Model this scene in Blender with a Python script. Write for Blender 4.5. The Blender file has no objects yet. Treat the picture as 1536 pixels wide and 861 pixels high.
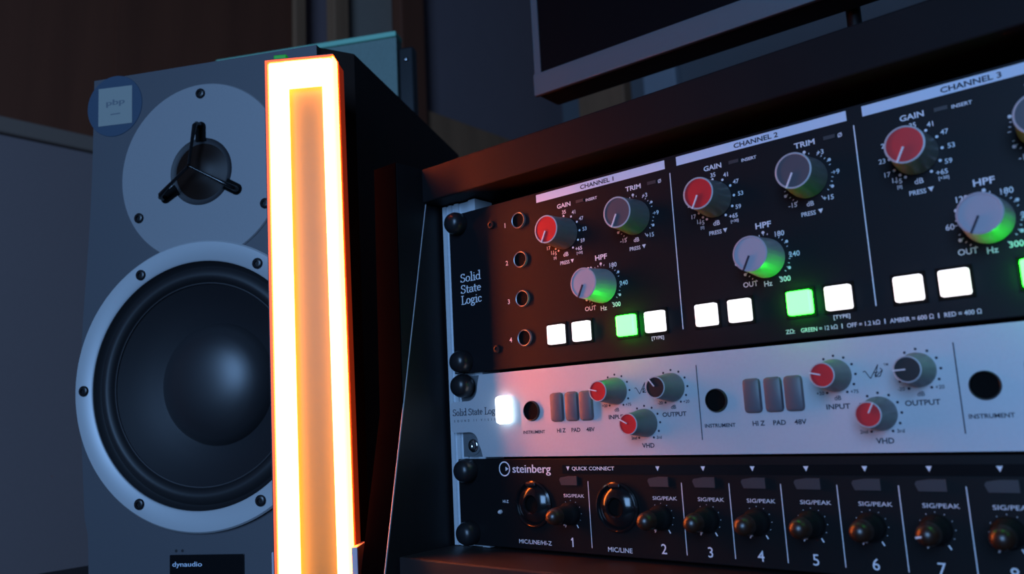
import bpy, bmesh, math, random
from mathutils import Matrix, Vector
random.seed(4)
S = bpy.context.scene
COL = S.collection
PI = math.pi
def R(d): return math.radians(d)

# ------------------------------------------------------------------ camera
cam_d = bpy.data.cameras.new('camera')
cam = bpy.data.objects.new('camera', cam_d); COL.objects.link(cam)
right = Vector((0.7649068, 0.6421369, -0.0507719))
down = Vector((-0.1416755, 0.0908228, -0.9857379))
fwd = Vector((-0.6283675, 0.7611908, 0.1604461))
cam.matrix_world = Matrix(((right.x, -down.x, -fwd.x, 0.30419), (right.y, -down.y, -fwd.y, -0.31571),
                           (right.z, -down.z, -fwd.z, 0.06459), (0, 0, 0, 1)))
cam_d.sensor_width = 36; cam_d.lens = 36 * 1200 / 1536
cam_d.clip_start = 0.01
cam_d.dof.use_dof = True; cam_d.dof.focus_distance = 0.40; cam_d.dof.aperture_fstop = 11
S.camera = cam

# ------------------------------------------------------------------ light
S.view_settings.view_transform = 'Standard'; S.view_settings.look = 'None'
S.view_settings.gamma = 1; S.view_settings.exposure = 0
try: S.view_settings.use_curve_mapping = False
except Exception: pass
W = bpy.data.worlds.new('world'); S.world = W; W.use_nodes = True
W.node_tree.nodes['Background'].inputs[0].default_value = (0.22, 0.34, 0.75, 1)
W.node_tree.nodes['Background'].inputs[1].default_value = 0.012
def area(name, loc, target, sx, sy, color, energy):
    l = bpy.data.lights.new(name, 'AREA'); l.shape = 'RECTANGLE'; l.size = sx; l.size_y = sy
    l.color = color; l.energy = energy
    o = bpy.data.objects.new(name, l); COL.objects.link(o); o.location = loc
    o.rotation_euler = (Vector(target) - Vector(loc)).to_track_quat('-Z', 'Y').to_euler()
    return o
area('dusk_window_light', (0.75, -1.85, 0.52), (-0.05, 0, 0.1), 0.8, 1.0, (0.27, 0.53, 1.0), 30.0)

# ------------------------------------------------------------------ materials
def mat(name, color, rough=0.5, metal=0.0, spec=0.5, emit=None, estr=0.0, noise=None, coat=0.0):
    m = bpy.data.materials.new(name); m.use_nodes = True
    nt = m.node_tree; b = nt.nodes['Principled BSDF']
    b.inputs['Base Color'].default_value = (*color, 1)
    b.inputs['Roughness'].default_value = rough; b.inputs['Metallic'].default_value = metal
    b.inputs['Specular IOR Level'].default_value = spec
    b.inputs['Coat Weight'].default_value = coat
    if emit:
        b.inputs['Emission Color'].default_value = (*emit, 1); b.inputs['Emission Strength'].default_value = estr
    if noise:
        sc, amt, bump, stretch = noise
        tc = nt.nodes.new('ShaderNodeTexCoord'); mp = nt.nodes.new('ShaderNodeMapping')
        mp.inputs['Scale'].default_value = stretch
        n = nt.nodes.new('ShaderNodeTexNoise'); n.inputs['Scale'].default_value = sc; n.inputs['Detail'].default_value = 4
        nt.links.new(tc.outputs['Object'], mp.inputs[0]); nt.links.new(mp.outputs[0], n.inputs['Vector'])
        mx = nt.nodes.new('ShaderNodeMixRGB')
        mx.inputs[1].default_value = (*[c * (1 - amt) for c in color], 1)
        mx.inputs[2].default_value = (*[min(1, c * (1 + amt)) for c in color], 1)
        nt.links.new(n.outputs['Fac'], mx.inputs[0]); nt.links.new(mx.outputs[0], b.inputs['Base Color'])
        if bump:
            bp = nt.nodes.new('ShaderNodeBump'); bp.inputs['Strength'].default_value = bump; bp.inputs['Distance'].default_value = 0.0005
            nt.links.new(n.outputs['Fac'], bp.inputs['Height']); nt.links.new(bp.outputs[0], b.inputs['Normal'])
    return m
ONE = (1, 1, 1)
M = {}
M['black_panel'] = mat('black_powder_coat', (0.006, 0.006, 0.008), 0.5, spec=0.2, noise=(900, .15, .06, ONE))
M['interface_panel'] = mat('black_anodised', (0.005, 0.005, 0.006), 0.5, spec=0.2, noise=(900, .15, .05, ONE))
M['silver_panel'] = mat('silver_fascia', (0.56, 0.57, 0.60), 0.48, 0.25, noise=(700, .04, .03, ONE))
M['aluminium'] = mat('aluminium_rail', (0.62, 0.66, 0.70), 0.40, 0.25, noise=(60, .06, .02, (1, 1, 30)))
M['steel'] = mat('zinc_steel', (0.30, 0.33, 0.36), 0.4, 0.7, noise=(300, .1, .02, ONE))
M['chrome'] = mat('chrome', (0.75, 0.77, 0.8), 0.15, 1.0)
M['ink_white'] = mat('white_ink', (0.80, 0.80, 0.84), 0.6)
M['ink_dark'] = mat('dark_blue_ink', (0.012, 0.014, 0.035), 0.6)
M['header'] = mat('pale_header_ink', (0.66, 0.74, 0.86), 0.55)
M['red_cap'] = mat('red_cap_plastic', (0.62, 0.018, 0.022), 0.45)
M['dark_cap'] = mat('plum_grey_cap_plastic', (0.085, 0.07, 0.085), 0.5)
M['black_cap'] = mat('black_cap_plastic', (0.014, 0.012, 0.014), 0.45)
M['grey_cap'] = mat('light_grey_cap_plastic', (0.40, 0.37, 0.42), 0.5)
M['cap_rim'] = mat('pale_cap_rim', (0.45, 0.45, 0.48), 0.4)
M['knob_body'] = mat('grey_knob_plastic', (0.13, 0.13, 0.135), 0.38, noise=(300, .1, .02, (1, 1, .1)))
M['knob_light'] = mat('light_grey_knob_plastic', (0.30, 0.31, 0.33), 0.36)
M['pointer_white'] = mat('white_pointer', (0.75, 0.72, 0.75), 0.5)
M['black_plastic'] = mat('black_plastic', (0.012, 0.012, 0.014), 0.32)
M['knob_rubber'] = mat('matt_black_rubber', (0.006, 0.006, 0.007), 0.7, spec=0.25)
M['tip_cap'] = mat('glossy_tip_plastic', (0.030, 0.012, 0.007), 0.34, spec=0.8)
M['gloss_black'] = mat('gloss_black_plastic', (0.008, 0.008, 0.009), 0.16, spec=0.6)
M['hole'] = mat('dark_cavity', (0.003, 0.003, 0.003), 0.8, spec=0.1)
M['lit_white'] = mat('lit_white_button', (0.8, 0.8, 0.8), 0.4, emit=(1, .96, 1.0), estr=1.5)
M['lit_green'] = mat('lit_green_button', (0.1, 0.8, 0.2), 0.4, emit=(0.013, 1, 0.016), estr=34)
M['lit_power'] = mat('lit_power_button', (0.8, 0.85, 0.9), 0.4, emit=(.80, .93, 1.0), estr=3.2)
M['off_button'] = mat('translucent_grey_button', (0.115, 0.105, 0.125), 0.45)
M['cue_button'] = mat('smoked_grey_button', (0.042, 0.038, 0.042), 0.5)
M['rack_wood'] = mat('black_stained_board', (0.0085, 0.0075, 0.0085), 0.5, spec=0.25, noise=(40, .25, .05, (1, 6, 1)))
M['top_wood'] = mat('matt_black_stained_board', (0.0075, 0.0066, 0.0078), 0.6, spec=0.12, noise=(40, .25, .05, (1, 6, 1)))
M['bottom_wood'] = mat('dark_brown_stained_board', (0.024, 0.018, 0.018), 0.5, spec=0.3, noise=(40, .25, .05, (1, 6, 1)))
M['side_wood'] = mat('matt_black_board', (0.0007, 0.0007, 0.0012), 0.9, spec=0.0, noise=(40, .25, .05, (1, 6, 1)))
M['edge_white'] = mat('pale_edge', (0.30, 0.30, 0.34), 0.5)
M['desk'] = mat('dark_desk', (0.012, 0.010, 0.011), 0.5, noise=(30, .3, .05, (1, 8, 1)))
M['cabinet'] = mat('black_ash_vinyl', (0.028, 0.018, 0.015), 0.5, spec=0.2, noise=(120, .3, .1, (1, 1, .1)))
M['baffle'] = mat('slate_grey_baffle_paint', (0.088, 0.086, 0.096), 0.5, noise=(1200, .12, .06, ONE))
M['plate'] = mat('silver_grey_tweeter_plate', (0.28, 0.275, 0.285), 0.5, 0.1, noise=(1200, .05, .04, ONE))
M['ring'] = mat('silver_woofer_frame', (0.50, 0.50, 0.51), 0.42, 0.15)
M['cone'] = mat('black_cone', (0.016, 0.015, 0.018), 0.55)
M['cap_dome'] = mat('satin_black_dust_cap', (0.020, 0.019, 0.022), 0.42, spec=0.8)
M['surround'] = mat('black_rubber_surround', (0.016, 0.015, 0.017), 0.5)
M['dome'] = mat('brown_soft_dome', (0.014, 0.007, 0.005), 0.42, spec=0.2)
M['sticker'] = mat('translucent_blue_sticker', (0.055, 0.085, 0.13), 0.35)
M['paper'] = mat('pale_paper', (0.30, 0.31, 0.28), 0.7)
M['paper_ink'] = mat('faded_grey_ink', (0.14, 0.16, 0.18), 0.7)
M['lamp_strip'] = mat('glowing_amber_diffuser', (0.9, 0.6, 0.3), 0.5, emit=(1, .30, .060), estr=16.0)
M['lamp_side'] = mat('glowing_amber_side', (0.9, 0.5, 0.2), 0.5, emit=(1, .125, .010), estr=70.0)
M['halo_rim'] = mat('red_orange_halo', (0.7, 0.12, 0.02), 0.5, emit=(1, .075, .010), estr=1.8)  # red emission painted in for the halo round the lamp
M['lamp_plate'] = mat('amber_back_plate', (0.165, 0.15, 0.028), 0.45, noise=(40, .04, .02, ONE))
M['lamp_body'] = mat('black_lamp_channel', (0.02, 0.018, 0.018), 0.5)
M['bloom_wall'] = mat('dim_red_bloom', (0.25, 0.02, 0.005), 0.6, emit=(1, .07, .012), estr=.16)  # weak red emission imitating lens bloom
M['clip'] = mat('frosted_clip', (0.55, 0.50, 0.58), 0.4)
M['green_tab'] = mat('green_tab', (0.03, 0.12, 0.02), 0.5, emit=(0.0, 0.5, 0.0), estr=.35)
M['screen'] = mat('dark_screen_glass', (0.004, 0.003, 0.004), 0.25)
M['bezel'] = mat('dark_grey_bezel', (0.088, 0.115, 0.13), 0.5)
M['monitor_black'] = mat('black_monitor_housing', (0.006, 0.006, 0.007), 0.5)
M['absorber'] = mat('slate_teal_fabric', (0.19, 0.26, 0.23), 0.85, noise=(500, .15, .2, ONE))
M['absorber_rail'] = mat('pale_teal_rail', (0.28, 0.66, 0.48), 0.6)
M['wood'] = mat('dark_brown_timber', (0.16, 0.047, 0.022), 0.6, noise=(6, .35, .1, (4, 4, .4)))
M['trim_wood'] = mat('warm_brown_timber', (0.34, 0.165, 0.085), 0.6, noise=(8, .3, .1, (4, 4, .4)))
M['wall_blue'] = mat('blue_grey_plaster', (0.22, 0.16, 0.17), 0.85, noise=(20, .05, .1, ONE))
M['wall_pale'] = mat('grey_beige_plaster', (0.36, 0.28, 0.22), 0.85, noise=(20, .05, .1, ONE))
M['wall_grey'] = mat('grey_plaster', (0.16, 0.16, 0.17), 0.85, noise=(20, .05, .1, ONE))
M['board'] = mat('grey_fabric_board', (0.27, 0.20, 0.195), 0.8, noise=(300, .06, .1, ONE))
M['board_rail'] = mat('taupe_rail', (0.26, 0.18, 0.14), 0.6)
M['floor'] = mat('dark_floorboards', (0.05, 0.035, 0.028), 0.6, noise=(5, .3, .1, (1, 8, 1)))
M['ceiling'] = mat('ceiling_paint', (0.12, 0.12, 0.13), 0.9, noise=(20, .05, .1, ONE))

# ------------------------------------------------------------------ mesh helpers (all sizes in metres; MM = one millimetre)
MM = 0.001
def link(name, bm, m, parent=None, loc=None, smooth=None, label=None, rot=None):
    me = bpy.data.meshes.new(name); bmesh.ops.recalc_face_normals(bm, faces=bm.faces); bm.to_mesh(me); bm.free()
    for mm in (m if isinstance(m, (list, tuple)) else [m]): me.materials.append(mm)
    if smooth is not None:
        for p in me.polygons: p.use_smooth = True
        try: me.set_sharp_from_angle(angle=R(smooth))
        except Exception: pass
    o = bpy.data.objects.new(name, me); COL.objects.link(o)
    if parent: o.parent = parent
    if loc: o.location = loc
    if rot: o.rotation_euler = rot
    if label: o['label'] = label
    return o
def flat(name, bm, m, parent=None, loc=None):   # ink: keep winding
    me = bpy.data.meshes.new(name); bm.to_mesh(me); bm.free(); me.materials.append(m)
    o = bpy.data.objects.new(name, me); COL.objects.link(o); o.parent = parent
    if loc: o.location = loc
    return o
def box(bm, x0, x1, y0, y1, z0, z1, bev=0.0, seg=2):
    r = bmesh.ops.create_cube(bm, size=1)
    for v in r['verts']:
        v.co = Vector(((x0 + x1) / 2 + v.co.x * (x1 - x0), (y0 + y1) / 2 + v.co.y * (y1 - y0), (z0 + z1) / 2 + v.co.z * (z1 - z0)))
    if bev:
        es = list({e for v in r['verts'] for e in v.link_edges})
        bmesh.ops.bevel(bm, geom=es, offset=bev, segments=seg, affect='EDGES', profile=0.5)
    return bm
def BX(*a, **k): return box(bmesh.new(), *a, **k)
def prism(bm, pts, y0, y1, bev=0.0):
    """outline of (x, z) points extruded along y"""
    vs = [bm.verts.new((x, y0, z)) for x, z in pts]
    f = bm.faces.new(vs)
    r = bmesh.ops.extrude_face_region(bm, geom=[f])
    nv = [g for g in r['geom'] if isinstance(g, bmesh.types.BMVert)]
    for v in nv: v.co.y = y1
    if bev:
        es = [e for e in f.edges]
        bmesh.ops.bevel(bm, geom=es, offset=bev, segments=2, affect='EDGES')
    return bm
def lathe(bm, prof, n=48, c=(0, 0), close=False):
    """profile of (radius, y) revolved about the y axis through c=(x, z)"""
    rings = []
    for r, y in prof:
        if r < 1e-7: rings.append([bm.verts.new((c[0], y, c[1]))])
        else: rings.append([bm.verts.new((c[0] + r * math.cos(2 * PI * i / n), y, c[1] + r * math.sin(2 * PI * i / n))) for i in range(n)])
    seq = list(zip(rings, rings[1:]))
    if close: seq.append((rings[-1], rings[0]))
    for a, b in seq:
        for i in range(n):
            j = (i + 1) % n
            if len(a) == 1 and len(b) == 1: continue
            if len(a) == 1: bm.faces.new((a[0], b[j], b[i]))
            elif len(b) == 1: bm.faces.new((a[i], a[j], b[0]))
            else: bm.faces.new((a[i], a[j], b[j], b[i]))
    return bm
def LT(prof, n=48, c=(0, 0), close=False): return lathe(bmesh.new(), prof, n, c, close)
def tube(bm, pts, r, n=10):
    rings = []
    for k, p in enumerate(pts):
        p = Vector(p); t = (Vector(pts[min(k + 1, len(pts) - 1)]) - Vector(pts[max(k - 1, 0)])).normalized()
        u = t.cross(Vector((0.3, 0.2, 0.93))).normalized(); w = t.cross(u)
        rr = r[k] if isinstance(r, (list, tuple)) else r
        rings.append([bm.verts.new(p + rr * (math.cos(2 * PI * i / n) * u + math.sin(2 * PI * i / n) * w)) for i in range(n)])
    for a, b in zip(rings, rings[1:]):
        for i in range(n): bm.faces.new((a[i], a[(i + 1) % n], b[(i + 1) % n], b[i]))
    bm.faces.new(rings[0][::-1]); bm.faces.new(rings[-1])
    return bm
def thing(name, label, cat, loc=(0, 0, 0), rot=(0, 0, 0), group=None):
    o = bpy.data.objects.new(name, None); COL.objects.link(o); o.empty_display_size = .02
    o.location = loc; o.rotation_euler = rot; o['label'] = label; o['category'] = cat
    if group: o['group'] = group
    return o
def struct(name, bm, m): 
    o = link(name, bm, m); o['kind'] = 'structure'; return o

# ---- lettering, in the millimetre coordinates of a panel (x to the right, z up), laid just in front of it
_tc = {}
def glyphs(s, off):
    if (s, off) not in _tc:
        c = bpy.data.curves.new('lettering', 'FONT'); c.body = s; c.size = 1; c.resolution_u = 3; c.offset = off
        o = bpy.data.objects.new('lettering', c); COL.objects.link(o)
        dg = bpy.context.evaluated_depsgraph_get(); me = bpy.data.meshes.new_from_object(o.evaluated_get(dg))
        v = [(p.co.x, p.co.y) for p in me.vertices]; f = [tuple(q.vertices) for q in me.polygons]
        bpy.data.objects.remove(o); bpy.data.curves.remove(c); bpy.data.meshes.remove(me)
        _tc[(s, off)] = (v, f)
    return _tc[(s, off)]
def text(bm, s, cx, z0, h, w=None, z1=None, y=-0.08, bold=0.0, off=None):
    if off is None: off = .024 if bold else .014
    """centre x, bottom z, height, optional total width"""
    v, f = glyphs(s, off)
    xs = [a for a, _ in v]; ys = [b for _, b in v]
    sz = h / (max(ys) - min(ys)); sx = sz if w is None else w / (max(xs) - min(xs))
    mx = (max(xs) + min(xs)) / 2
    offs = [(0, 0)] if bold < .1 else [(-bold * .6, 0), (bold * .6, 0)]
    for k, (ox, oz) in enumerate(offs):
        nv = [bm.verts.new(((cx + (a - mx) * sx + ox) * MM, (y - k * .004) * MM, (z0 + (b - min(ys)) * sz + oz) * MM)) for a, b in v]
        for q in f: bm.faces.new([nv[i] for i in q])
def dot(bm, x, z, r, n=14, y=-0.08):
    bm.faces.new([bm.verts.new(((x + r * math.cos(2 * PI * i / n)) * MM, y * MM, (z + r * math.sin(2 * PI * i / n)) * MM)) for i in range(n)])
def poly(bm, pts, y=-0.08): bm.faces.new([bm.verts.new((x * MM, y * MM, z * MM)) for x, z in pts])
def line(bm, x0, z0, x1, z1, w, y=-0.08):
    d = Vector((x1 - x0, z1 - z0)).normalized() * w / 2
    poly(bm, [(x0 - d.y, z0 + d.x), (x0 + d.y, z0 - d.x), (x1 + d.y, z1 - d.x), (x1 - d.y, z1 + d.x)], y)
def ring2(bm, cx, cz, r0, r1, n=28, sx=1.0, y=-0.08):
    a = [bm.verts.new(((cx + r0 * sx * math.cos(2 * PI * i / n)) * MM, y * MM, (cz + r0 * math.sin(2 * PI * i / n)) * MM)) for i in range(n)]
    b = [bm.verts.new(((cx + r1 * sx * math.cos(2 * PI * i / n)) * MM, y * MM, (cz + r1 * math.sin(2 * PI * i / n)) * MM)) for i in range(n)]
    for i in range(n): bm.faces.new((a[i], a[(i + 1) % n], b[(i + 1) % n], b[i]))
# pen-drawn serif letters: strokes of a slanted elliptical nib, cap height 1
def arc(cx, cz, rx, rz, a0, a1, n=14): return [(cx + rx * math.cos(R(a0 + (a1 - a0) * i / n)), cz + rz * math.sin(R(a0 + (a1 - a0) * i / n))) for i in range(n + 1)]
SER = {
 'S': (.56, [arc(.27, .745, .19, .225, 20, 270, 14) + arc(.27, .265, .22, .255, 90, -160, 14)[1:], [(.455, .80), (.46, .93)], [(.06, .22), (.05, .06)]]),
 'o': (.56, [arc(.28, .31, .20, .30, 0, 360, 24)]),
 'l': (.29, [[(.14, .02), (.14, 1.06)], [(.03, .01), (.25, .01)], [(.04, 1.04), (.14, 1.07)]]),
 'i': (.29, [[(.14, .02), (.14, .62)], [(.03, .01), (.25, .01)], [(.04, .60), (.14, .63)], [(.13, .86), (.15, .88)]]),
 'd': (.58, [arc(.26, .31, .19, .30, 30, 330, 20), [(.45, .02), (.45, 1.06)], [(.35, 1.04), (.45, 1.07)], [(.45, .02), (.55, .03)]]),
 't': (.36, [[(.16, .84), (.16, .16)] + arc(.27, .15, .11, .14, 180, 290, 6), [(.03, .60), (.33, .60)]]),
 'a': (.50, [arc(.24, .44, .16, .17, 160, 0, 8) + [(.40, .12), (.47, .02)], arc(.22, .18, .15, .17, 60, 320, 12)]),
 'e': (.50, [[(.08, .36), (.42, .36)] + arc(.25, .33, .17, .28, 10, 310, 18)]),
 'L': (.58, [[(.15, .02), (.15, .98)], [(.04, .99), (.28, .99)], [(.04, .01), (.52, .01)], [(.52, .01), (.54, .20)]]),
 'g': (.54, [arc(.23, .41, .15, .20, 0, 360, 18), [(.36, .54), (.50, .60)], [(.15, .24), (.10, .12), (.20, .06), (.38, .03)], arc(.25, -.15, .20, .15, 60, 420, 20)]),
 'c': (.48, [arc(.27, .31, .19, .30, 40, 320, 16), [(.41, .50), (.42, .46)]]),
 ' ': (.30, []),
}
def serif(bm, s, x, z, h, w, y=-0.08, thick=.085, thin=.040):
    tot = sum(SER[c][0] for c in s); k = w / tot; na = R(15)
    nib = []
    for i in range(10):
        a = 2 * PI * i / 10; px, pz = thick * math.cos(a) / k * h * 1.0, thin * math.sin(a)
        nib.append((px * math.cos(na) - pz * math.sin(na), px * math.sin(na) * .3 + pz * math.cos(na)))
    cx = 0
    for c in s:
        adv, strokes = SER[c]; lay = 0
        for st in strokes:
            for a, b in zip(st, st[1:]):
                lay += .003
                pts = [(p[0] + q[0], p[1] + q[1]) for p in (a, b) for q in nib]
                pts = sorted(set((round(p, 5), round(q, 5)) for p, q in pts))
                def half(ps):
                    o = []
                    for p in ps:
                        while len(o) > 1 and (o[-1][0] - o[-2][0]) * (p[1] - o[-2][1]) - (o[-1][1] - o[-2][1]) * (p[0] - o[-2][0]) <= 0: o.pop()
                        o.append(p)
                    return o[:-1]
                hull = half(pts) + half(pts[::-1])
                poly(bm, [(x + (cx + p) * k, z + q * h) for p, q in hull], y - lay)
        cx += adv

# ------------------------------------------------------------------ the room
struct('floor', BX(-0.9, 2.2, -2.4, 1.4, -0.78, -0.75), M['floor'])
struct('ceiling', BX(-0.9, 2.2, -2.4, 1.4, 1.75, 1.78), M['ceiling'])
struct('wall_left', BX(-0.94, -0.9, -2.4, 1.44, -0.75, 1.75), M['wall_blue'])
struct('wall_back', BX(-0.9, 2.2, 1.4, 1.44, -0.75, 1.75), M['wall_grey'])
struct('trim_1', BX(-0.899, -0.885, -1.6, 0.1955, -0.75, 1.75), M['wood'])
struct('trim_2', BX(-0.899, -0.882, 0.196, 0.514, -0.75, 1.75), M['wood'])
struct('trim_3', BX(-0.899, -0.872, 0.516, 0.540, -0.75, 1.75, bev=.002), M['trim_wood'])
struct('trim_4', BX(-0.899, -0.872, 0.607, 0.642, -0.75, 1.75, bev=.002), M['trim_wood'])
struct('trim_5', BX(-0.899, -0.893, 0.643, 0.776, -0.75, 1.75), M['wall_pale'])
struct('trim_6', BX(-0.899, -0.865, 0.778, 0.846, -0.75, 1.75, bev=.003), M['wood'])
struct('trim_7', BX(-0.899, -0.878, 0.848, 1.399, -0.75, 0.735, bev=.003), M['trim_wood'])
struct('trim_8', BX(-0.82, -0.68, 1.36, 1.399, -0.75, 1.75, bev=.003), M['trim_wood'])
struct('trim_9', BX(-0.63, -0.54, 1.37, 1.399, -0.75, 1.75, bev=.004), mat('pale_grey_casing', (0.36, 0.38, 0.42), 0.5, noise=(20, .05, .05, ONE)))

# grey board standing along the left wall
t = thing('wall_board', 'tall grey fabric board with a taupe top rail, against the left wall', 'board', (-0.86, 0, -0.75))
link('panel', BX(-0.024, 0.014, -0.60, 0.36, 0, 1.217, bev=.002), M['board'], t)
link('top_rail', BX(-0.024, 0.022, -0.60, 0.36, 1.2175, 1.24, bev=.003), M['board_rail'], t, label='taupe top rail')

# desk
DZ = -0.030
t = thing('desk', 'dark desk top under the speaker and the equipment rack', 'desk', (0.10, 0.1, -0.75))
link('desk_top', BX(-0.455, 0.65, -0.20, 0.40, 0.69, 0.72, bev=.002), M['desk'], t)
for sx in (-.43, .60):
    for sy in (-.17, .35): link('leg', BX(sx - .02, sx + .02, sy - .02, sy + .02, 0, 0.6895, bev=.002), M['desk'], t)

# ------------------------------------------------------------------ equipment rack
PWID = 0.4826
rk = thing('equipment_rack', 'black desktop rack cabinet with slanted sides holding three audio units', 'rack', (0, 0, DZ))
z_ = -DZ
def side_panel(x0, x1, front=False):
    def yf(z): return min(-0.0285, -0.0080 - (0.1785 - z) * 0.189)
    prof = [(yf(-0.0195), -0.0195), (yf(0.0700), 0.0700), (yf(0.2055), 0.2055), (0.30, 0.2055), (0.30, -0.0195)]
    if front: prof = [(y - .0006, z) for y, z in prof[:3]] + [(y - .00005, z) for y, z in prof[2::-1]]
    bm = bmesh.new()
    a = [bm.verts.new((x0, y, z + z_)) for y, z in prof]; b = [bm.verts.new((x1, y, z + z_)) for y, z in prof]
    bm.faces.new(a); bm.faces.new(b[::-1])
    n = len(prof)
    for i in range(n): bm.faces.new((a[i], a[(i + 1) % n], b[(i + 1) % n], b[i]))
    return bm
sp = link('side_panel', side_panel(-0.0285, -0.0105), M['rack_wood'], rk)
bm = bmesh.new(); tube(bm, [(-0.0106, -0.0085 - (0.1785 - z) * 0.189, z + z_) for z in (-.019, .20)], 0.00042, 6)
link('edge_line', bm, M['edge_white'], sp, label='thin pale edge line')  # thin pale line slanting down the inner face of the panel
link('edge_banding', side_panel(-0.0285, -0.0108, True), M['side_wood'], sp)
link('side_panel', side_panel(PWID + .0105, PWID + .0285), M['rack_wood'], rk)
link('top_board', BX(-0.0104, PWID + .0104, -0.010, 0.295, 0.1857 + z_, 0.2053 + z_, bev=.0008), M['top_wood'], rk)
link('bottom_board', BX(-0.0104, PWID + .0104, -0.0345, 0.295, -0.0195 + z_, -0.0016 + z_, bev=.0008), M['bottom_wood'], rk)
for x in (-.02, PWID + .02):
    for y in (.0, .27): link('foot', LT([(0, 0), (.008, 0), (.008, .0104), (0, .0104)], 20), M['black_plastic'], rk, (x, y, 0), rot=(R(90), 0, 0))
for s in (0, 1):
    bm = bmesh.new(); m = lambda x: x if s == 0 else PWID - x
    def seg(a, b, y0, y1):
        a, b = sorted((m(a), m(b))); box(bm, a, b, y0, y1, -0.0012 + z_, 0.1850 + z_)
    seg(-.0082, -.0056, .0036, .018); seg(-.0056, -.0034, .0048, .018); seg(-.0034, -.0012, .0036, .018)
    seg(-.0012, .0010, .0050, .018); seg(.0010, .0040, .0036, .018); seg(.0040, .0120, .0052, .018); seg(.0120, .0170, .0036, .018)
    link('rail', bm, M['aluminium'], rk, label='ribbed aluminium rail')

# ---- shared little parts
def screw_dome(parent, x, z, m, r=.0063, h=.0085):
    o = link('rack_screw', LT([(0, -h), (r * .45, -h * .97), (r * .78, -h * .82), (r * .96, -h * .55), (r, -h * .25), (r * .97, -.0002)], 32), m, parent, (x, 0, z), smooth=60)
    return o
def hex_screw(parent, x, z, r, m, y=0, name='screw'):
    bm = LT([(r * .42, -.0006), (r * .45, -.0014), (r * .85, -.0013), (r, -.0008), (r, -.0001)], 24)
    bmesh.ops.create_circle(bm, cap_ends=True, segments=6, radius=r * .44, matrix=Matrix.Translation((0, -.0006, 0)) @ Matrix.Rotation(R(90), 4, 'X'))
    return link(name, bm, m, parent, (x, y, z), smooth=50)
def knob(parent, x, z, r0, r1, h, body, cap, ang, rim='cap_rim', pointer='pointer_white', ribs=0):
    n = 64
    bm = bmesh.new(); prof = [(r0 * 1.0, -.0004), (r0, -.0012), (r0 * .985, -.003), (r1 + (r0 - r1) * .25, -h * .6), (r1, -h + .0006), (r1 * .97, -h)]
    lathe(bm, prof, n)
    if ribs:
        for v in bm.verts:
            a = math.atan2(v.co.z, v.co.x)
            if -.0005 > v.co.y > -h + .0002:
                k = 1 - .018 * (0.5 + 0.5 * math.cos(a * ribs)); v.co.x *= k; v.co.z *= k
    o = link('knob', bm, M[body], parent, (x * MM, 0, z * MM), smooth=40)
    link('cap_rim', LT([(r1 * .97, -h), (r1 * .99, -h - .0003), (r1 * .90, -h - .0004), (r1 * .88, -h)], n), M[rim], o, smooth=40)
    c = link('cap', LT([(0, -h - .0002), (r1 * .89, -h - .00015), (r1 * .90, -h + .0004)], n), M[cap], o, smooth=40)
    bm = bmesh.new(); box(bm, r1 * .12, r1 * .99, -h - .00065, -h - .0001, -r1 * .05, r1 * .05)
    p = link('pointer', bm, M[pointer], o, rot=(0, -R(ang), 0))
    return o
def sq_button(parent, name, x, z, w, h, d, m, bev=.0008, label=None, bezel=True):
    o = link(name, BX(-w / 2, w / 2, -d, .001, -h / 2, h / 2, bev=bev), m, parent, (x * MM, 0, z * MM), label=label)
    if bezel:
        bm = bmesh.new()
        for a in ((-w / 2 - .0011, -w / 2 - .0002, -h / 2 - .0011, h / 2 + .0011), (w / 2 + .0002, w / 2 + .0011, -h / 2 - .0011, h / 2 + .0011),
                  (-w / 2 - .0002, w / 2 + .0002, -h / 2 - .0011, -h / 2 - .0002), (-w / 2 - .0002, w / 2 + .0002, h / 2 + .0002, h / 2 + .0011)):
            box(bm, a[0], a[1], -.0005, -.00005, a[2], a[3])
        link('bezel', bm, M['hole'], o)
    return o
def jack(parent, x, z, r_out, r_in, m_ring, name='jack'):
    o = link(name, LT([(r_in, .0002), (r_in, -.0012), (r_out * .93, -.0014), (r_out, -.0008), (r_out, -.0001)], 36), m_ring, parent, (x * MM, 0, z * MM), smooth=50)
    link('socket', LT([(r_in, -.0011), (r_in * .96, -.0003), (r_in * .6, -.00012), (0, -.0001)], 36), M['hole'], o, smooth=50)
    return o

# ------------------------------------------------------------------ unit 1: black two-space preamp
ZP = 0.0889
pd = thing('preamp', 'black two-space preamp with pale channel strips and lit square buttons, top unit of the rack', 'preamp', (0, 0, ZP))
def PZ(z): return z - 88.9
link('faceplate', BX(0, PWID, 0, .003, .0003, .0885, bev=.0004), M['black_panel'], pd)
link('chassis', BX(.0205, PWID - .0205, .0031, .24, .002, .087), M['black_plastic'], pd)
bm = bmesh.new()
for s, z0 in (('Solid', 138.7), ('State', 132.5), ('Logic', 126.5)): serif(bm, s, 7.3, PZ(z0), 4.6, 15.0)
for k, z in enumerate((164.3, 144.1, 123.7, 103.8)): text(bm, str(k + 1), 41.0, PZ(z - 1.2), 2.5)
flat('lettering', bm, M['ink_white'], pd)
for x in (7.9, PWID * 1000 - 7.9):
    for z in (95.25, 171.45): screw_dome(pd, x * MM, PZ(z) * MM, M['black_plastic'])
for z in (166.4, 100.0): hex_screw(pd, .0318, PZ(z) * MM, .0022, M['black_plastic'])
for z in (165.1, 144.4, 124.1, 103.9): jack(pd, 50.8, PZ(z), .0044, .0037, M['steel'])
PIT = 80.2
def ring_text(bm, cx, cz, items, r):
    for ang, s, rr in items: text(bm, s, cx + rr * math.cos(R(ang)), cz + rr * math.sin(R(ang)) - 1.0, 2.1)
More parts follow.
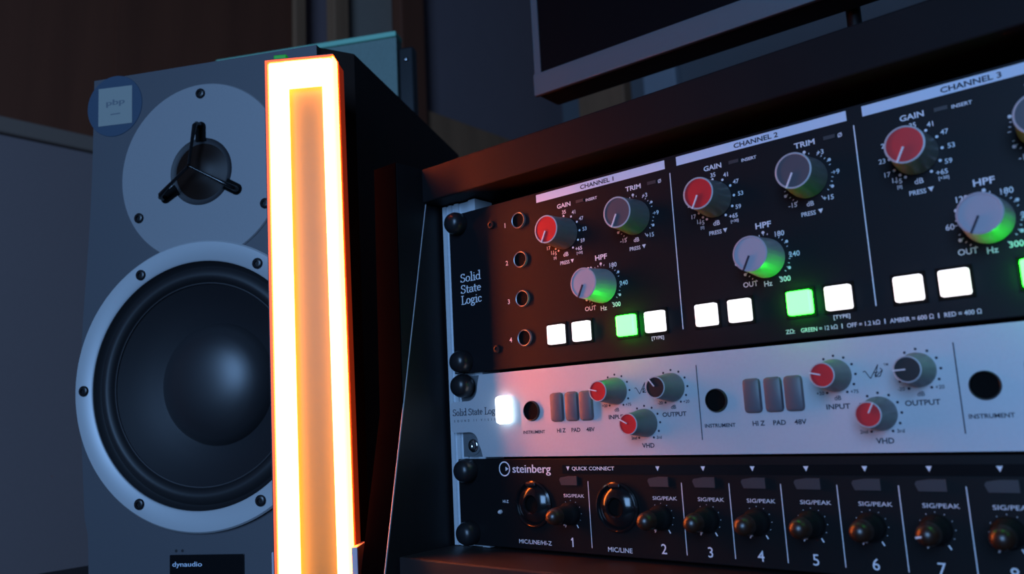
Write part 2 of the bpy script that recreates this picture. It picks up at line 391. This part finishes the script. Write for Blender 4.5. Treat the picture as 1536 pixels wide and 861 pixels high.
for ch in range(4):
    dx = ch * PIT
    bm = bmesh.new(); poly(bm, [(62.6 + dx, PZ(172.0)), (136.9 + dx, PZ(172.0)), (136.9 + dx, PZ(176.1)), (62.6 + dx, PZ(176.1))], y=-.05)
    hd = flat('header_strip', bm, M['header'], pd)
    bm = bmesh.new(); text(bm, 'CHANNEL %d' % (ch + 1), 99.8 + dx, PZ(172.9), 2.2, 19.4, y=-.09, bold=.06)
    flat('header_lettering', bm, M['ink_dark'], hd)
    bm = bmesh.new()
    line(bm, 139.2 + dx, PZ(98.7), 139.2 + dx, PZ(169.5), .45)
    gx, gz = 79.1 + dx, PZ(152.8)
    text(bm, 'GAIN', gx + .5, PZ(166.1), 2.3, 8.3, bold=.09)
    for ang, s in ((90, '35'), (60, '41'), (30, '47'), (0, '53'), (-30, '59'), (-60, '+65'), (180, '23'), (210, '17'), (228, '11'), (150, '29')):
        a = R(ang); dot(bm, gx + 9 * math.cos(a), gz + 9 * math.sin(a), .55)
        if ang == 90: text(bm, s, gx + .4, gz + 10.0, 1.9)
        elif ang > 180: text(bm, s, gx + 11.2 * math.cos(a) - .6, gz + 11 * math.sin(a) - 1, 1.9)
        elif ang > 100: text(bm, s, gx + 11.6 * math.cos(a), gz + 11.6 * math.sin(a) - 1, 1.9)
        else: text(bm, s, gx + 11.7 * math.cos(a) + (2.0 if ang == -60 else .3), gz + 11 * math.sin(a) - .9 + (.7 if ang == -60 else .2), 1.9)
    dot(bm, gx - 4.3, gz - 7.9, .55)
    text(bm, '+5', gx - 6.9, PZ(142.9), 1.9); text(bm, '[0]', gx - 6.7, PZ(140.8), 1.5); text(bm, 'dB', gx, PZ(141.4), 2.1)
    text(bm, '[+30]', gx + 8.2, PZ(140.9), 1.5)
    text(bm, 'PRESS', gx - .9, PZ(137.5), 1.8, 5.7); poly(bm, [(gx + 2.6, PZ(139.4)), (gx + 4.6, PZ(139.4)), (gx + 3.6, PZ(137.6))])
    text(bm, 'INSERT', 96.2 + dx, PZ(166.2), 1.4, 6.6, bold=.05)
    tx, tz = 119.3 + dx, PZ(152.9)
    text(bm, 'TRIM', tx + .4, PZ(166.0), 2.3, 8.3, bold=.09); ring2(bm, 133.7 + dx, PZ(167.1), .55, .85); line(bm, 133.0 + dx, PZ(166.2), 134.4 + dx, PZ(168.0), .25)
    hx, hz = 99.0 + dx, PZ(123.6)
    text(bm, 'HPF', hx + .4, PZ(136.3), 2.5, 6.7, bold=.09)
    for kx, kz in ((tx, tz), (hx, hz)):
        for ang in (90, 30, -30, 210, 150): dot(bm, kx + 10.8 * math.cos(R(ang)), kz + 10.8 * math.sin(R(ang)), .65)
        for i in range(31):
            a = R(240 - i * 10)
            if i % 6 == 5: continue
            b = 1.1 if i % 3 == 0 else .7
            line(bm, kx + 9.6 * math.cos(a), kz + 9.6 * math.sin(a), kx + (9.6 + b) * math.cos(a), kz + (9.6 + b) * math.sin(a), .28)
    for s, x, z in (('+3', 6.2, 162.2), ('+9', 11.3, 152.9), ('+15', 7.3, 143.3), ('-15', -6.9, 143.2), ('dB', .1, 142.4)): text(bm, s, tx + x, PZ(z - 1), 2.0)
    text(bm, 'PRESS', tx - 1.0, PZ(137.6), 1.8, 5.7); poly(bm, [(tx + 2.8, PZ(139.5)), (tx + 4.8, PZ(139.5)), (tx + 3.8, PZ(137.7))])
    for s, x, z in (('180', 6.8, 132.8), ('240', 11.9, 123.5), ('300', 7.2, 114.0), ('OUT', -7.5, 113.9), ('Hz', 0, 113.1), ('120', -7, 132.8), ('60', -12, 123.5)): text(bm, s, hx + x, PZ(z - 1.1), 2.2)
    text(bm, '[TYPE]', 126.4 + dx, PZ(95.1), 1.9, 6.2)
    flat('printed_legend', bm, M['ink_white'], pd)
    for x in (87.2, 127.4): link('indicator_window', BX((x + dx) * MM, (x + dx + 4.4) * MM, -.0003, -.00005, PZ(166.5) * MM, PZ(168.0) * MM), M['cue_button'], pd)
    knob(pd, gx, gz, .0079, .0069, .015, 'knob_body', 'red_cap', 243, ribs=24)
    knob(pd, tx, tz, .0082, .0072, .015, 'knob_body', 'dark_cap', 243, ribs=24)
    knob(pd, hx, hz, .0082, .0072, .0155, 'knob_light', 'grey_cap', 243, rim='grey_cap', pointer='ink_dark', ribs=24)
    for x, m, lab in ((71.1, 'lit_white', 'lit white square button'), (86.2, 'lit_white', 'lit white square button'), (111.3, 'lit_green', 'lit green square button'), (126.3, 'lit_white', 'lit white square button')):
        b = sq_button(pd, 'button', x + dx, PZ(103.5), .0097, .0094, .0028, M[m], label=lab)
        if m == 'lit_white':
            tm = bmesh.new()
            if x > 120: text(tm, 'D+', -2.6, -.8, 1.1, y=-2.86)
            else: line(tm, -2.6, -.4, -1.5, -.4, .22, y=-2.86); line(tm, -.9, -.2, 0.1, -.2, .22, y=-2.86)
            flat('button_mark', tm, M['ink_white'], b)
bm = bmesh.new()
for s, x0, x1 in (('ZΩ:', 184.3, 188.0), ('GREEN = 12 kΩ', 190.4, 204.6), ('|', 206.1, 206.5), ('OFF = 1.2 kΩ', 208.1, 220.1), ('|', 221.6, 222.0), ('AMBER = 600 Ω', 223.5, 238.3), ('|', 239.7, 240.1), ('RED = 400 Ω', 241.7, 253.4)):
    text(bm, s, (x0 + x1) / 2, PZ(91.7), 1.8, x1 - x0)
flat('impedance_legend', bm, M['ink_white'], pd)

# ------------------------------------------------------------------ unit 2: silver one-space preamp
ZV = 0.04445
vh = thing('preamp', 'silver one-space preamp with red-capped knobs and a glowing white button, middle unit of the rack', 'preamp', (0, 0, ZV))
def VZ(z): return z - 44.45
def corner(cx, cz, r, a0, a1, n=6): return [(cx + r * math.cos(R(a0 + (a1 - a0) * i / n)), cz + r * math.sin(R(a0 + (a1 - a0) * i / n))) for i in range(n + 1)]
left = [(17.8, 87.7)] + [(16.6, 84)] + corner(8.9, 81.2, 7.0, 0, -90, 8) + corner(-1.8, 72.0, 2.2, 90, 180, 5) + corner(-1.8, 60.0, 2.2, 180, 270, 5) + corner(9.2, 51.9, 6.0, 90, 10, 8) + [(17.2, 48), (18.0, 44.9)]
right_ = [(PWID * 1000 - x, z) for x, z in left[::-1]]
bm = prism(bmesh.new(), [(x * MM, VZ(z) * MM) for x, z in left + right_], 0, .0028)
link('fascia', bm, M['silver_panel'], vh)
for s in (0, 1):
    a, b = (.0018, .0195) if s == 0 else (PWID - .0195, PWID - .0018)
    link('rack_ear', BX(a, b, .0029, .0035, .0006, .0432), M['steel'], vh)
link('chassis', BX(.0205, PWID - .0205, .0031, .22, .001, .0425), M['steel'], vh)
for x in (7.9, PWID * 1000 - 7.9):
    screw_dome(vh, x * MM, VZ(82.4) * MM, M['black_plastic'])
    o = hex_screw(vh, (x + (1.6 if x < 100 else -1.6)) * MM, VZ(50.8) * MM, .0036, M['chrome'], y=.0029, name='rack_screw'); o['label'] = 'small bare metal socket screw'
    link('washer', LT([(.0036, -.0001), (.0036, -.0006), (.0049, -.0006), (.005, -.0001)], 28), M['steel'], o)
bm = bmesh.new()
serif(bm, 'Solid State Logic', -2.4, VZ(66.8), 3.5, 34.0, thick=.075, thin=.042)
for k, c in enumerate('SOUND'): text(bm, c, -1.3 + k * 2.6, VZ(63.4), 1.2)
for k, c in enumerate('VISION'): text(bm, c, 18.3 + k * 2.35, VZ(63.4), 1.2)
line(bm, 12.8, VZ(63.4), 12.8, VZ(64.6), .2); line(bm, 14.6, VZ(63.4), 14.6, VZ(64.6), .2)
flat('lettering', bm, M['ink_dark'], vh)
sq_button(vh, 'power_button', 35.2, VZ(68.5), .0088, .0142, .0040, M['lit_power'], bev=.0018, label='glowing white power button', bezel=False)
VP = 99.4
in_a = (167, 166, 166, 166); out_a = (128, 182, 182, 150); vhd_a = (152, 62, 62, 120)
for ch in range(4):
    dx = ch * VP
    if ch:  
        pass
    bm = bmesh.new()
    if ch < 3: line(bm, 143.8 + dx, VZ(51.0), 143.8 + dx, VZ(82.7), .42)
    text(bm, 'INSTRUMENT', 53.0 + dx, VZ(56.0), 1.6, 13.8, bold=.03)
    for s, x, w in (('HI Z', 69.9, 5.2), ('PAD', 78.5, 5.2), ('48V', 86.9, 4.8)): text(bm, s, x + dx, VZ(56.1), 2.0, w, bold=.05)
    for kx, kz, a, b in ((102.2, 74.1, '+20', '+75'), (131.4, 74.0, '-20', '+20'), (116.7, 59.1, '2nd', '3rd')):
        kx += dx
        for ang in range(-60, 241, 30): dot(bm, kx + 7.5 * math.cos(R(ang)), VZ(kz + 7.5 * math.sin(R(ang))), .5)
        text(bm, a, kx - 6.4, VZ(kz - 7.2), 1.4); text(bm, b, kx + 6.4, VZ(kz - 7.2), 1.4)
    text(bm, 'dB', 102.2 + dx, VZ(64.7), 1.7); text(bm, 'dB', 131.4 + dx, VZ(64.6), 1.7)
    text(bm, 'INPUT', 102.0 + dx, VZ(61.3), 2.0, 8.9, bold=.05); text(bm, 'OUTPUT', 131.5 + dx, VZ(61.3), 2.0, 11.7, bold=.05); text(bm, 'VHD', 117.3 + dx, VZ(48.1), 2.1, 6.3, bold=.05)
    for (a, b, c, d) in ((112.4, 74.6, 113.2, 74.9), (113.2, 74.9, 114.9, 72.0), (114.9, 72.0, 118.0, 77.0), (116.1, 74.0, 117.9, 74.2), (118.0, 77.0, 116.6, 72.4), (116.6, 72.4, 119.4, 74.9), (119.4, 74.9, 118.3, 72.6), (118.3, 72.6, 116.6, 72.6), (119.4, 74.9, 118.6, 75.6), (117.4, 74.4, 116.5, 73.0)):
        line(bm, a + dx, VZ(b), c + dx, VZ(d), .32)
    text(bm, 'TM', 120.8 + dx, VZ(76.3), .9)
    flat('printed_legend', bm, M['ink_dark'], vh)
    jack(vh, 52.5 + dx, VZ(67.2), .0050, .0044, M['black_plastic'])
    for x in (68.6, 77.5, 85.8):
        o = link('switch', BX(-.0038, .0038, -.0022, .001, -.0070, .0070, bev=.0016), M['off_button'], vh, ((x + dx) * MM, 0, VZ(68.3) * MM), smooth=30)
    knob(vh, 102.2 + dx, VZ(74.1), .0062, .0047, .0145, 'knob_body', 'red_cap', in_a[ch])
    knob(vh, 131.4 + dx, VZ(74.0), .0062, .0047, .0145, 'knob_body', 'black_cap', out_a[ch])
    knob(vh, 116.7 + dx, VZ(59.1), .0062, .0047, .0145, 'knob_body', 'red_cap', vhd_a[ch])

# ------------------------------------------------------------------ unit 3: black one-space audio interface
ur = thing('audio_interface', 'black one-space audio interface with numbered small black knobs, bottom unit of the rack', 'audio interface', (0, 0, 0.0))
link('faceplate', BX(0, PWID, 0, .003, .0003, .0439, bev=.0004), M['interface_panel'], ur)
link('chassis', BX(.0205, PWID - .0205, .0031, .25, .001, .0430), M['black_plastic'], ur)
bm = bmesh.new(); box(bm, .0693, .40, -.0003, -.00003, .0367, .0407); link('label_strip', bm, M['gloss_black'], ur)
for x in (7.9, PWID * 1000 - 7.9):
    for z in (6.35, 38.1): screw_dome(ur, x * MM, z * MM, M['black_plastic'])
bm = bmesh.new()
ring2(bm, 32.5, 38.9, 3.1, 3.75); poly(bm, [(33.2, 37.8), (35.2, 38.9), (33.2, 40.0)])
text(bm, 'steinberg', 49.9, 35.7, 5.3, 24.0, bold=.2, off=0)
text(bm, 'QUICK CONNECT', 86.8, 38.0, 2.0, 23.8, y=-.4, off=.01)
text(bm, 'HI-Z', 32.3, 22.1, 1.4); text(bm, 'MIC/LINE/HI-Z', 50.0, 2.9, 2.0, 20.3, off=.004); text(bm, 'MIC/LINE', 98.7, 2.2, 2.1, 12.9, off=.004)
line(bm, 83.5, 3.2, 83.5, 33.3, .34)
flat('lettering', bm, M['ink_white'], ur)
for cx in (50.4, 99.0):
    o = link('combo_socket', LT([(.0112, -.0001), (.0112, -.0012), (.0104, -.0018), (.0098, -.0012), (.0095, -.0004)], 40), M['gloss_black'], ur, (cx * MM, 0, .0220), smooth=50)
    link('socket_core', LT([(.0095, -.0004), (.0088, -.0010), (.0065, -.0026), (.0046, -.0030), (.0040, -.0022)], 40), M['gloss_black'], o, smooth=50)
    link('socket', LT([(.0040, -.0023), (.0036, -.0012), (0, -.0011)], 30), M['hole'], o)
    link('release_tab', BX(-.003, .003, -.0024, -.0006, .0088, .0106, bev=.0005), M['black_plastic'], o)
o = link('indicator_light', LT([(0, -.0022), (.0007, -.0019), (.0011, -.001), (.0011, -.0001)], 16), mat('clear_indicator_lens', (.6, .6, .62), .15), ur, (.0288, 0, .0176), smooth=60)
SP = 21.8
kx_ = [72.7] + [121.2 + SP * i for i in range(7)]
for n, kx in enumerate(kx_):
    bm = bmesh.new()
    text(bm, 'SIG/PEAK', kx + 2.2, 25.7, 1.55, 11.9, off=0)
    text(bm, str(n + 1), kx, 3.0, 4.2, off=.004)
    if n == 0: line(bm, kx - .95, 6.05, kx - .1, 7.0, .55, y=-.085)
    tx = kx if n else 72.6
    poly(bm, [(tx - 1.0, 40.1), (tx + 1.0, 40.1), (tx, 38.1)], y=-.4)
    if 0 < n < 7: line(bm, kx + 10.9, 3.2, kx + 10.9, 33.2, .34)
    for i in range(11):
        a = R(240 - 30 * i)
        if i in (0, 10): line(bm, kx + 6.0 * math.cos(a), 18.4 + 6.0 * math.sin(a), kx + 7.6 * math.cos(a), 18.4 + 7.6 * math.sin(a), .5)
        else: dot(bm, kx + 5.9 * math.cos(a), 18.4 + 5.9 * math.sin(a), .16, 8)
    flat('printed_legend', bm, M['ink_white'], ur)
    bm = prism(bmesh.new(), [((kx + a) * MM, b * MM) for a, b in ((-5.2, 33.9), (-4.2, 31.4), (5.0, 31.4), (5.0, 35.6), (-.5, 35.6), (-4.6, 34.9))], -.0010, -.00005)
    link('cue_button', bm, M['cue_button'], ur)
    o = link('knob', LT([(.0052, -.0002), (.0052, -.0030), (.0046, -.0042), (.0042, -.0050), (.0040, -.0110)], 40), M['knob_rubber'], ur, (kx * MM, 0, .0184), smooth=35)
    link('knob_cap', LT([(.0040, -.0110), (.0038, -.0135), (.0036, -.0147), (.0031, -.0159), (.0023, -.0168), (.0012, -.0174), (0, -.0176)], 40), M['tip_cap'], o, smooth=70, label='rounded glossy knob tip')
    link('pointer', BX(.0040, .0053, -.0046, -.0034, -.0003, .0003) if n != 6 else BX(.0010, .0030, -.0176, -.0162, -.0003, .0003), M['pointer_white'], o, rot=(0, -R(190 if n == 6 else 256), 0))

# ------------------------------------------------------------------ loudspeaker
spk = thing('studio_monitor_speaker', 'slate grey two-way loudspeaker with silver woofer ring and round sticker, behind the glowing lamp', 'speaker',
            (-0.14988, -0.06281, DZ), (0, 0, R(26.93)))
BZ = 0.124     # woofer centre above the speaker's base
PT = R(1.47)
def tilt(o):   # the cabinet leans back a little on its feet
    o.matrix_local = Matrix.Translation((0, 0, BZ)) @ Matrix.Rotation(PT, 4, 'X') ; return o
hb = thing_h = 0.0955
bm = bmesh.new()
zb, zt = -0.117, 0.203
pl = [(-.0795, .0042), (.0795, .0042), (.0955, .020), (.0955, .25), (-.0955, .25), (-.0955, .020)]
a = [bm.verts.new((x, y, zb)) for x, y in pl]; b = [bm.verts.new((x, y, zt)) for x, y in pl]
bm.faces.new(a); bm.faces.new(b[::-1])
for i in range(1, 6): bm.faces.new((a[i], a[(i + 1) % 6], b[(i + 1) % 6], b[i]))   # the front is closed by the baffle
tilt(link('cabinet', bm, M['cabinet'], spk))
out = []
def edge_x(z): return 0.0795 + 0.0068 * math.exp(-((z - .01) / .085) ** 2) - (0.002 if z < -.08 else 0)
zs = [zb + (zt - zb) * i / 32 for i in range(33)]
out = [(edge_x(z), z) for z in zs] + [(-edge_x(z), z) for z in zs[::-1]]
bm = bmesh.new()
vo = [bm.verts.new((x, 0, z)) for x, z in out]; vi = [bm.verts.new((.0742 * math.cos(2 * PI * i / 96), 0, .0742 * math.sin(2 * PI * i / 96))) for i in range(96)]
es = [bm.edges.new((vv[i], vv[(i + 1) % len(vv)])) for vv in (vo, vi) for i in range(len(vv))]
bmesh.ops.triangle_fill(bm, edges=es, use_beauty=True)
bad = [f for f in bm.faces if f.calc_center_median().length < .0735]
bmesh.ops.delete(bm, geom=bad, context='FACES_ONLY')
r = bmesh.ops.extrude_face_region(bm, geom=bm.faces[:])
for g in r['geom']:
    if isinstance(g, bmesh.types.BMVert): g.co.y = .004
tilt(link('baffle', bm, M['baffle'], spk))
for x in (-.07, .07):
    for y in (.03, .22): link('foot', LT([(0, 0), (.009, 0), (.009, -.0085), (0, -.0085)], 20), M['black_plastic'], spk, (x, y, 0.0002), rot=(R(-90), 0, 0))
# tweeter
TZ = .1318
plate = tilt(link('tweeter_plate', LT([(.0215, .0005), (.0215, -.0012), (.0565, -.0012), (.0572, -.0004), (.0572, .0002)], 80, (0, TZ)), M['plate'], spk, smooth=40))
link('tweeter_horn', LT([(.0216, -.0011), (.0205, -.0007), (.0190, -.0004), (.0178, -.0004)], 60, (0, TZ)), M['cone'], plate, smooth=60)
link('dome', LT([(.0180, -.0004), (.0165, -.0008), (.0135, -.0016), (.010, -.0030), (.006, -.0041), (0, -.0048)], 48, (0, TZ)), M['dome'], plate, smooth=60)
for ang in (90, 210, 330):
    ca, sa = math.cos(R(ang)), math.sin(R(ang))
    bm = bmesh.new()
    pts = []
    for i in range(13):
        t_ = R(-90 + 180 * i / 12); pts.append((.0285 + .0036 * math.cos(t_), .0036 * math.sin(t_)))
    pts += [(.0195, .0036), (.0195, -.0036)]
    prism(bm, [(p * ca - q * sa, TZ + p * sa + q * ca) for p, q in pts], -.00155, -.00118)
    link('grille_slot', bm, M['hole'], plate)
    bm = bmesh.new()
    path = [(.0292, -.0014), (.0292, -.0055), (.0275, -.0075), (.019, -.0098), (.010, -.0118), (.0008, -.0135)]
    tube(bm, [(r * ca, y, TZ + r * sa) for r, y in path], [.0019, .0018, .0016, .0011, .0009, .0009], 12)
    link('grille_bar', bm, M['gloss_black'], plate, smooth=60)
for ang in (90, 210, 330): hex_screw(plate, .0507 * math.cos(R(ang)), TZ + .0507 * math.sin(R(ang)), .0032, M['black_plastic'], y=-.0012)
# woofer
wr = tilt(link('woofer_ring', LT([(.0870, .0002), (.0872, -.0030), (.0862, -.0042), (.0755, -.0042), (.0745, -.0034), (.0740, .0005)], 120), M['ring'], spk, smooth=40))
link('surround', LT([(.0742, -.0030), (.0725, -.0002), (.0715, .0006), (.0700, -.0010), (.0670, -.0030), (.0645, -.0026), (.0625, -.0004), (.0615, .0015)], 96), M['surround'], wr, smooth=60)
link('highlight_line', LT([(.0617, .0006), (.0613, .0000), (.0609, .0006)], 96), mat('painted_highlight_grey', (.10, .095, .10), .4), wr, smooth=60)  # lighter ring painted in for the thin highlight around the cone
link('cone', LT([(.0612, .0012), (.055, .0065), (.046, .0125), (.0375, .0170)], 96), M['cone'], wr, smooth=60)
link('dust_cap', LT([(.0380, .0168), (.0368, .0130), (.034, .0095), (.029, .0060), (.022, .0030), (.014, .0012), (.007, .0004), (0, .0002)], 64), M['cap_dome'], wr, smooth=80)
for ang in (0, 60, 120, 180, 240, 300): hex_screw(wr, .080 * math.cos(R(ang)), .080 * math.sin(R(ang)), .0033, M['black_plastic'], y=-.0042)
# badge and sticker
bd = tilt(link('badge', BX(-.0220, .0266, -.0010, .0002, -.1125, -.0995, bev=.0003), M['gloss_black'], spk))
bm = bmesh.new(); text(bm, 'dynaudio', -10.2, -107.0, 3.6, 19.5, y=-1.1, bold=.14, off=0)
flat('badge_lettering', bm, M['header'], bd)
bm = bmesh.new()
for x in (-18.2, -14.0): dot(bm, x, -97.3, .9, y=-.06)
tilt(flat('indicator_mark', bm, M['cone'], spk))
st = tilt(link('sticker', LT([(0, -.0004), (.0203, -.0004), (.0206, .0001)], 60, (-.0636, .1835)), M['sticker'], spk, label='round blue sticker with a pale square'))
bm = bmesh.new(); poly(bm, [(-75.6, 171.0), (-50.3, 170.4), (-50.5, 195.8), (-75.7, 196.6)], y=-.5)
pp = flat('sticker_square', bm, M['paper'], st)
bm = bmesh.new(); text(bm, 'pbp', -62.8, 183.0, 5.0, 13.5, y=-.55, bold=.4, off=0); text(bm, '~~~~', -62.8, 177.5, 1.0, 7, y=-.55, bold=.3)
flat('sticker_print', bm, M['paper_ink'], pp)

# ------------------------------------------------------------------ glowing frame lamp
yaw = math.atan2(.59, .807)          # front faces -y turned towards the rack and camera
LZ = 0.160                           # lamp centre line height above desk used for the lean
lp = thing('light_frame_lamp', 'tall narrow glowing amber frame lamp standing in front of the speaker', 'lamp', (-0.0530 + .0023 * .76, -0.0555 + .0023 * .65, DZ), (0, R(-1.0), yaw))
HT = 0.3005
def frame(bm, u0, u1, zt_, ul, ur_, tt, y0, y1, z0=0.012):
    """inverted-U front frame: outer u0..u1, opening ul..ur_, top bar tt"""
    box(bm, u0, ul, y0, y1, z0, zt_, bev=.0012); box(bm, ur_, u1, y0, y1, z0, zt_, bev=.0012); box(bm, ul - .001, ur_ + .001, y0, y1, zt_ - tt, zt_, bev=.0006)
UL, UR = -.0195, .0190
bm = bmesh.new(); frame(bm, UL + .001, UR - .0011, HT - .001, -.0085, .0120, .0140, -.0045, .0028)
link('light_strip', bm, M['lamp_strip'], lp)
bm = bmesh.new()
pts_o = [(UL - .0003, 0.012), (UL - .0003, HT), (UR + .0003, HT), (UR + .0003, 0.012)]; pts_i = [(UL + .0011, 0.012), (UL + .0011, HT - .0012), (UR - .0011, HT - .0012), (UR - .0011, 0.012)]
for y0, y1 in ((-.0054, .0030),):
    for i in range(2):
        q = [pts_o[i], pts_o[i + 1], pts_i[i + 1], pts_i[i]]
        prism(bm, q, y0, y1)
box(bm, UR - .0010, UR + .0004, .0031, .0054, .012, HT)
link('bloom_rim', bm, M['halo_rim'], lp)  # emissive edge added to imitate the red glow around the frame
link('side_strip', BX(UR - .0010, UR + .0003, -.0040, .0030, 0.012, HT - .0006, bev=.0004), M['lamp_side'], lp)
link('back_plate', BX(-.0090, .0125, .0030, .0050, 0.012, HT - .0135), M['lamp_plate'], lp)
bm = BX(UL - .0003, UR + .0003, .0051, .0150, 0.006, HT, bev=.001)
box(bm, UL - .0008, UL - .00035, -.0053, .0150, 0.006, HT); box(bm, UL - .0008, UR + .0003, -.0053, .0150, HT + .00005, HT + .0005)
link('channel', bm, M['lamp_body'], lp)
link('bloom_wall', BX(UR + .00035, UR + .0007, .0056, .0148, .012, HT - .001), M['bloom_wall'], lp, label='dim red emissive wall added as lamp bloom')  # added glowing sheet, stands in for bloom right of the lamp
for a, b in ((UL - .0024, UL - .0006), (UR + .0006, UR + .0038)):
    link('clip', BX(a, b, -.0040, .0150, 0.0105, 0.0330, bev=.0004), M['clip'], lp)
link('base', BX(-.024, .024, -.012, .028, 0, .0100, bev=.001), M['lamp_body'], lp)
link('green_block', BX(-.0160, -.0085, -.002, .006, HT + .0002, HT + .0045, bev=.0006), M['green_tab'], lp, label='small green block on the lamp top')  # green block with mild emission, set on top of the frame

# ------------------------------------------------------------------ computer monitor
mn = thing('computer_monitor', 'dark computer monitor, switched off, standing on the rack top board', 'monitor', (-0.046, 0.150, 0.2054), (0, 0, R(2.8)))
m0 = .305 - .2054
link('housing', BX(-.0, .53, .0006, .029, m0 + .001, m0 + .315, bev=.003), M['monitor_black'], mn)
link('screen', BX(.006, .524, -.0005, .0005, m0 + .0178, m0 + .308), M['screen'], mn)
bm = bmesh.new(); box(bm, 0, .53, -.0035, .0005, m0, m0 + .0175, bev=.0008); box(bm, 0, .0058, -.0010, .0005, m0 + .0176, m0 + .315); box(bm, .5242, .53, -.0010, .0005, m0 + .0176, m0 + .315); box(bm, .0058, .5242, -.0010, .0005, m0 + .3082, m0 + .315)
link('bezel', bm, M['bezel'], mn)
bm = bmesh.new(); tube(bm, [(.222, .040, .006), (.222, .040, m0 + .06)], .0045, 16); box(bm, .18, .262, .0285, .055, m0 + .06, m0 + .12, bev=.003)
link('stand_neck', bm, M['monitor_black'], mn, smooth=40)
link('stand_base', BX(.16, .284, .010, .10, .0002, .006, bev=.002), M['monitor_black'], mn)

# ------------------------------------------------------------------ slate panel behind the speaker
ab = thing('acoustic_panel', 'slate teal panel with a pale top rail, standing behind the speaker', 'panel', (-0.14988, -0.06281, DZ), (0, 0, R(26.93)))
az = .124
link('panel', BX(-.1785, .0235, .285, .300, 0, az + .3555), M['absorber'], ab)
link('top_rail', BX(-.1795, .0240, .2825, .3015, az + .3558, az + .3615, bev=.0012), M['absorber_rail'], ab, label='pale teal top rail')
br = link('end_bracket', BX(.0238, .0400, .288, .300, az + .24, az + .345, bev=.002), M['black_plastic'], ab)
link('screw', LT([(0, -.0022), (.0018, -.0018), (.0025, -.0004), (.0025, 0)], 20), M['chrome'], br, (.0325, .288, az + .331), smooth=60)
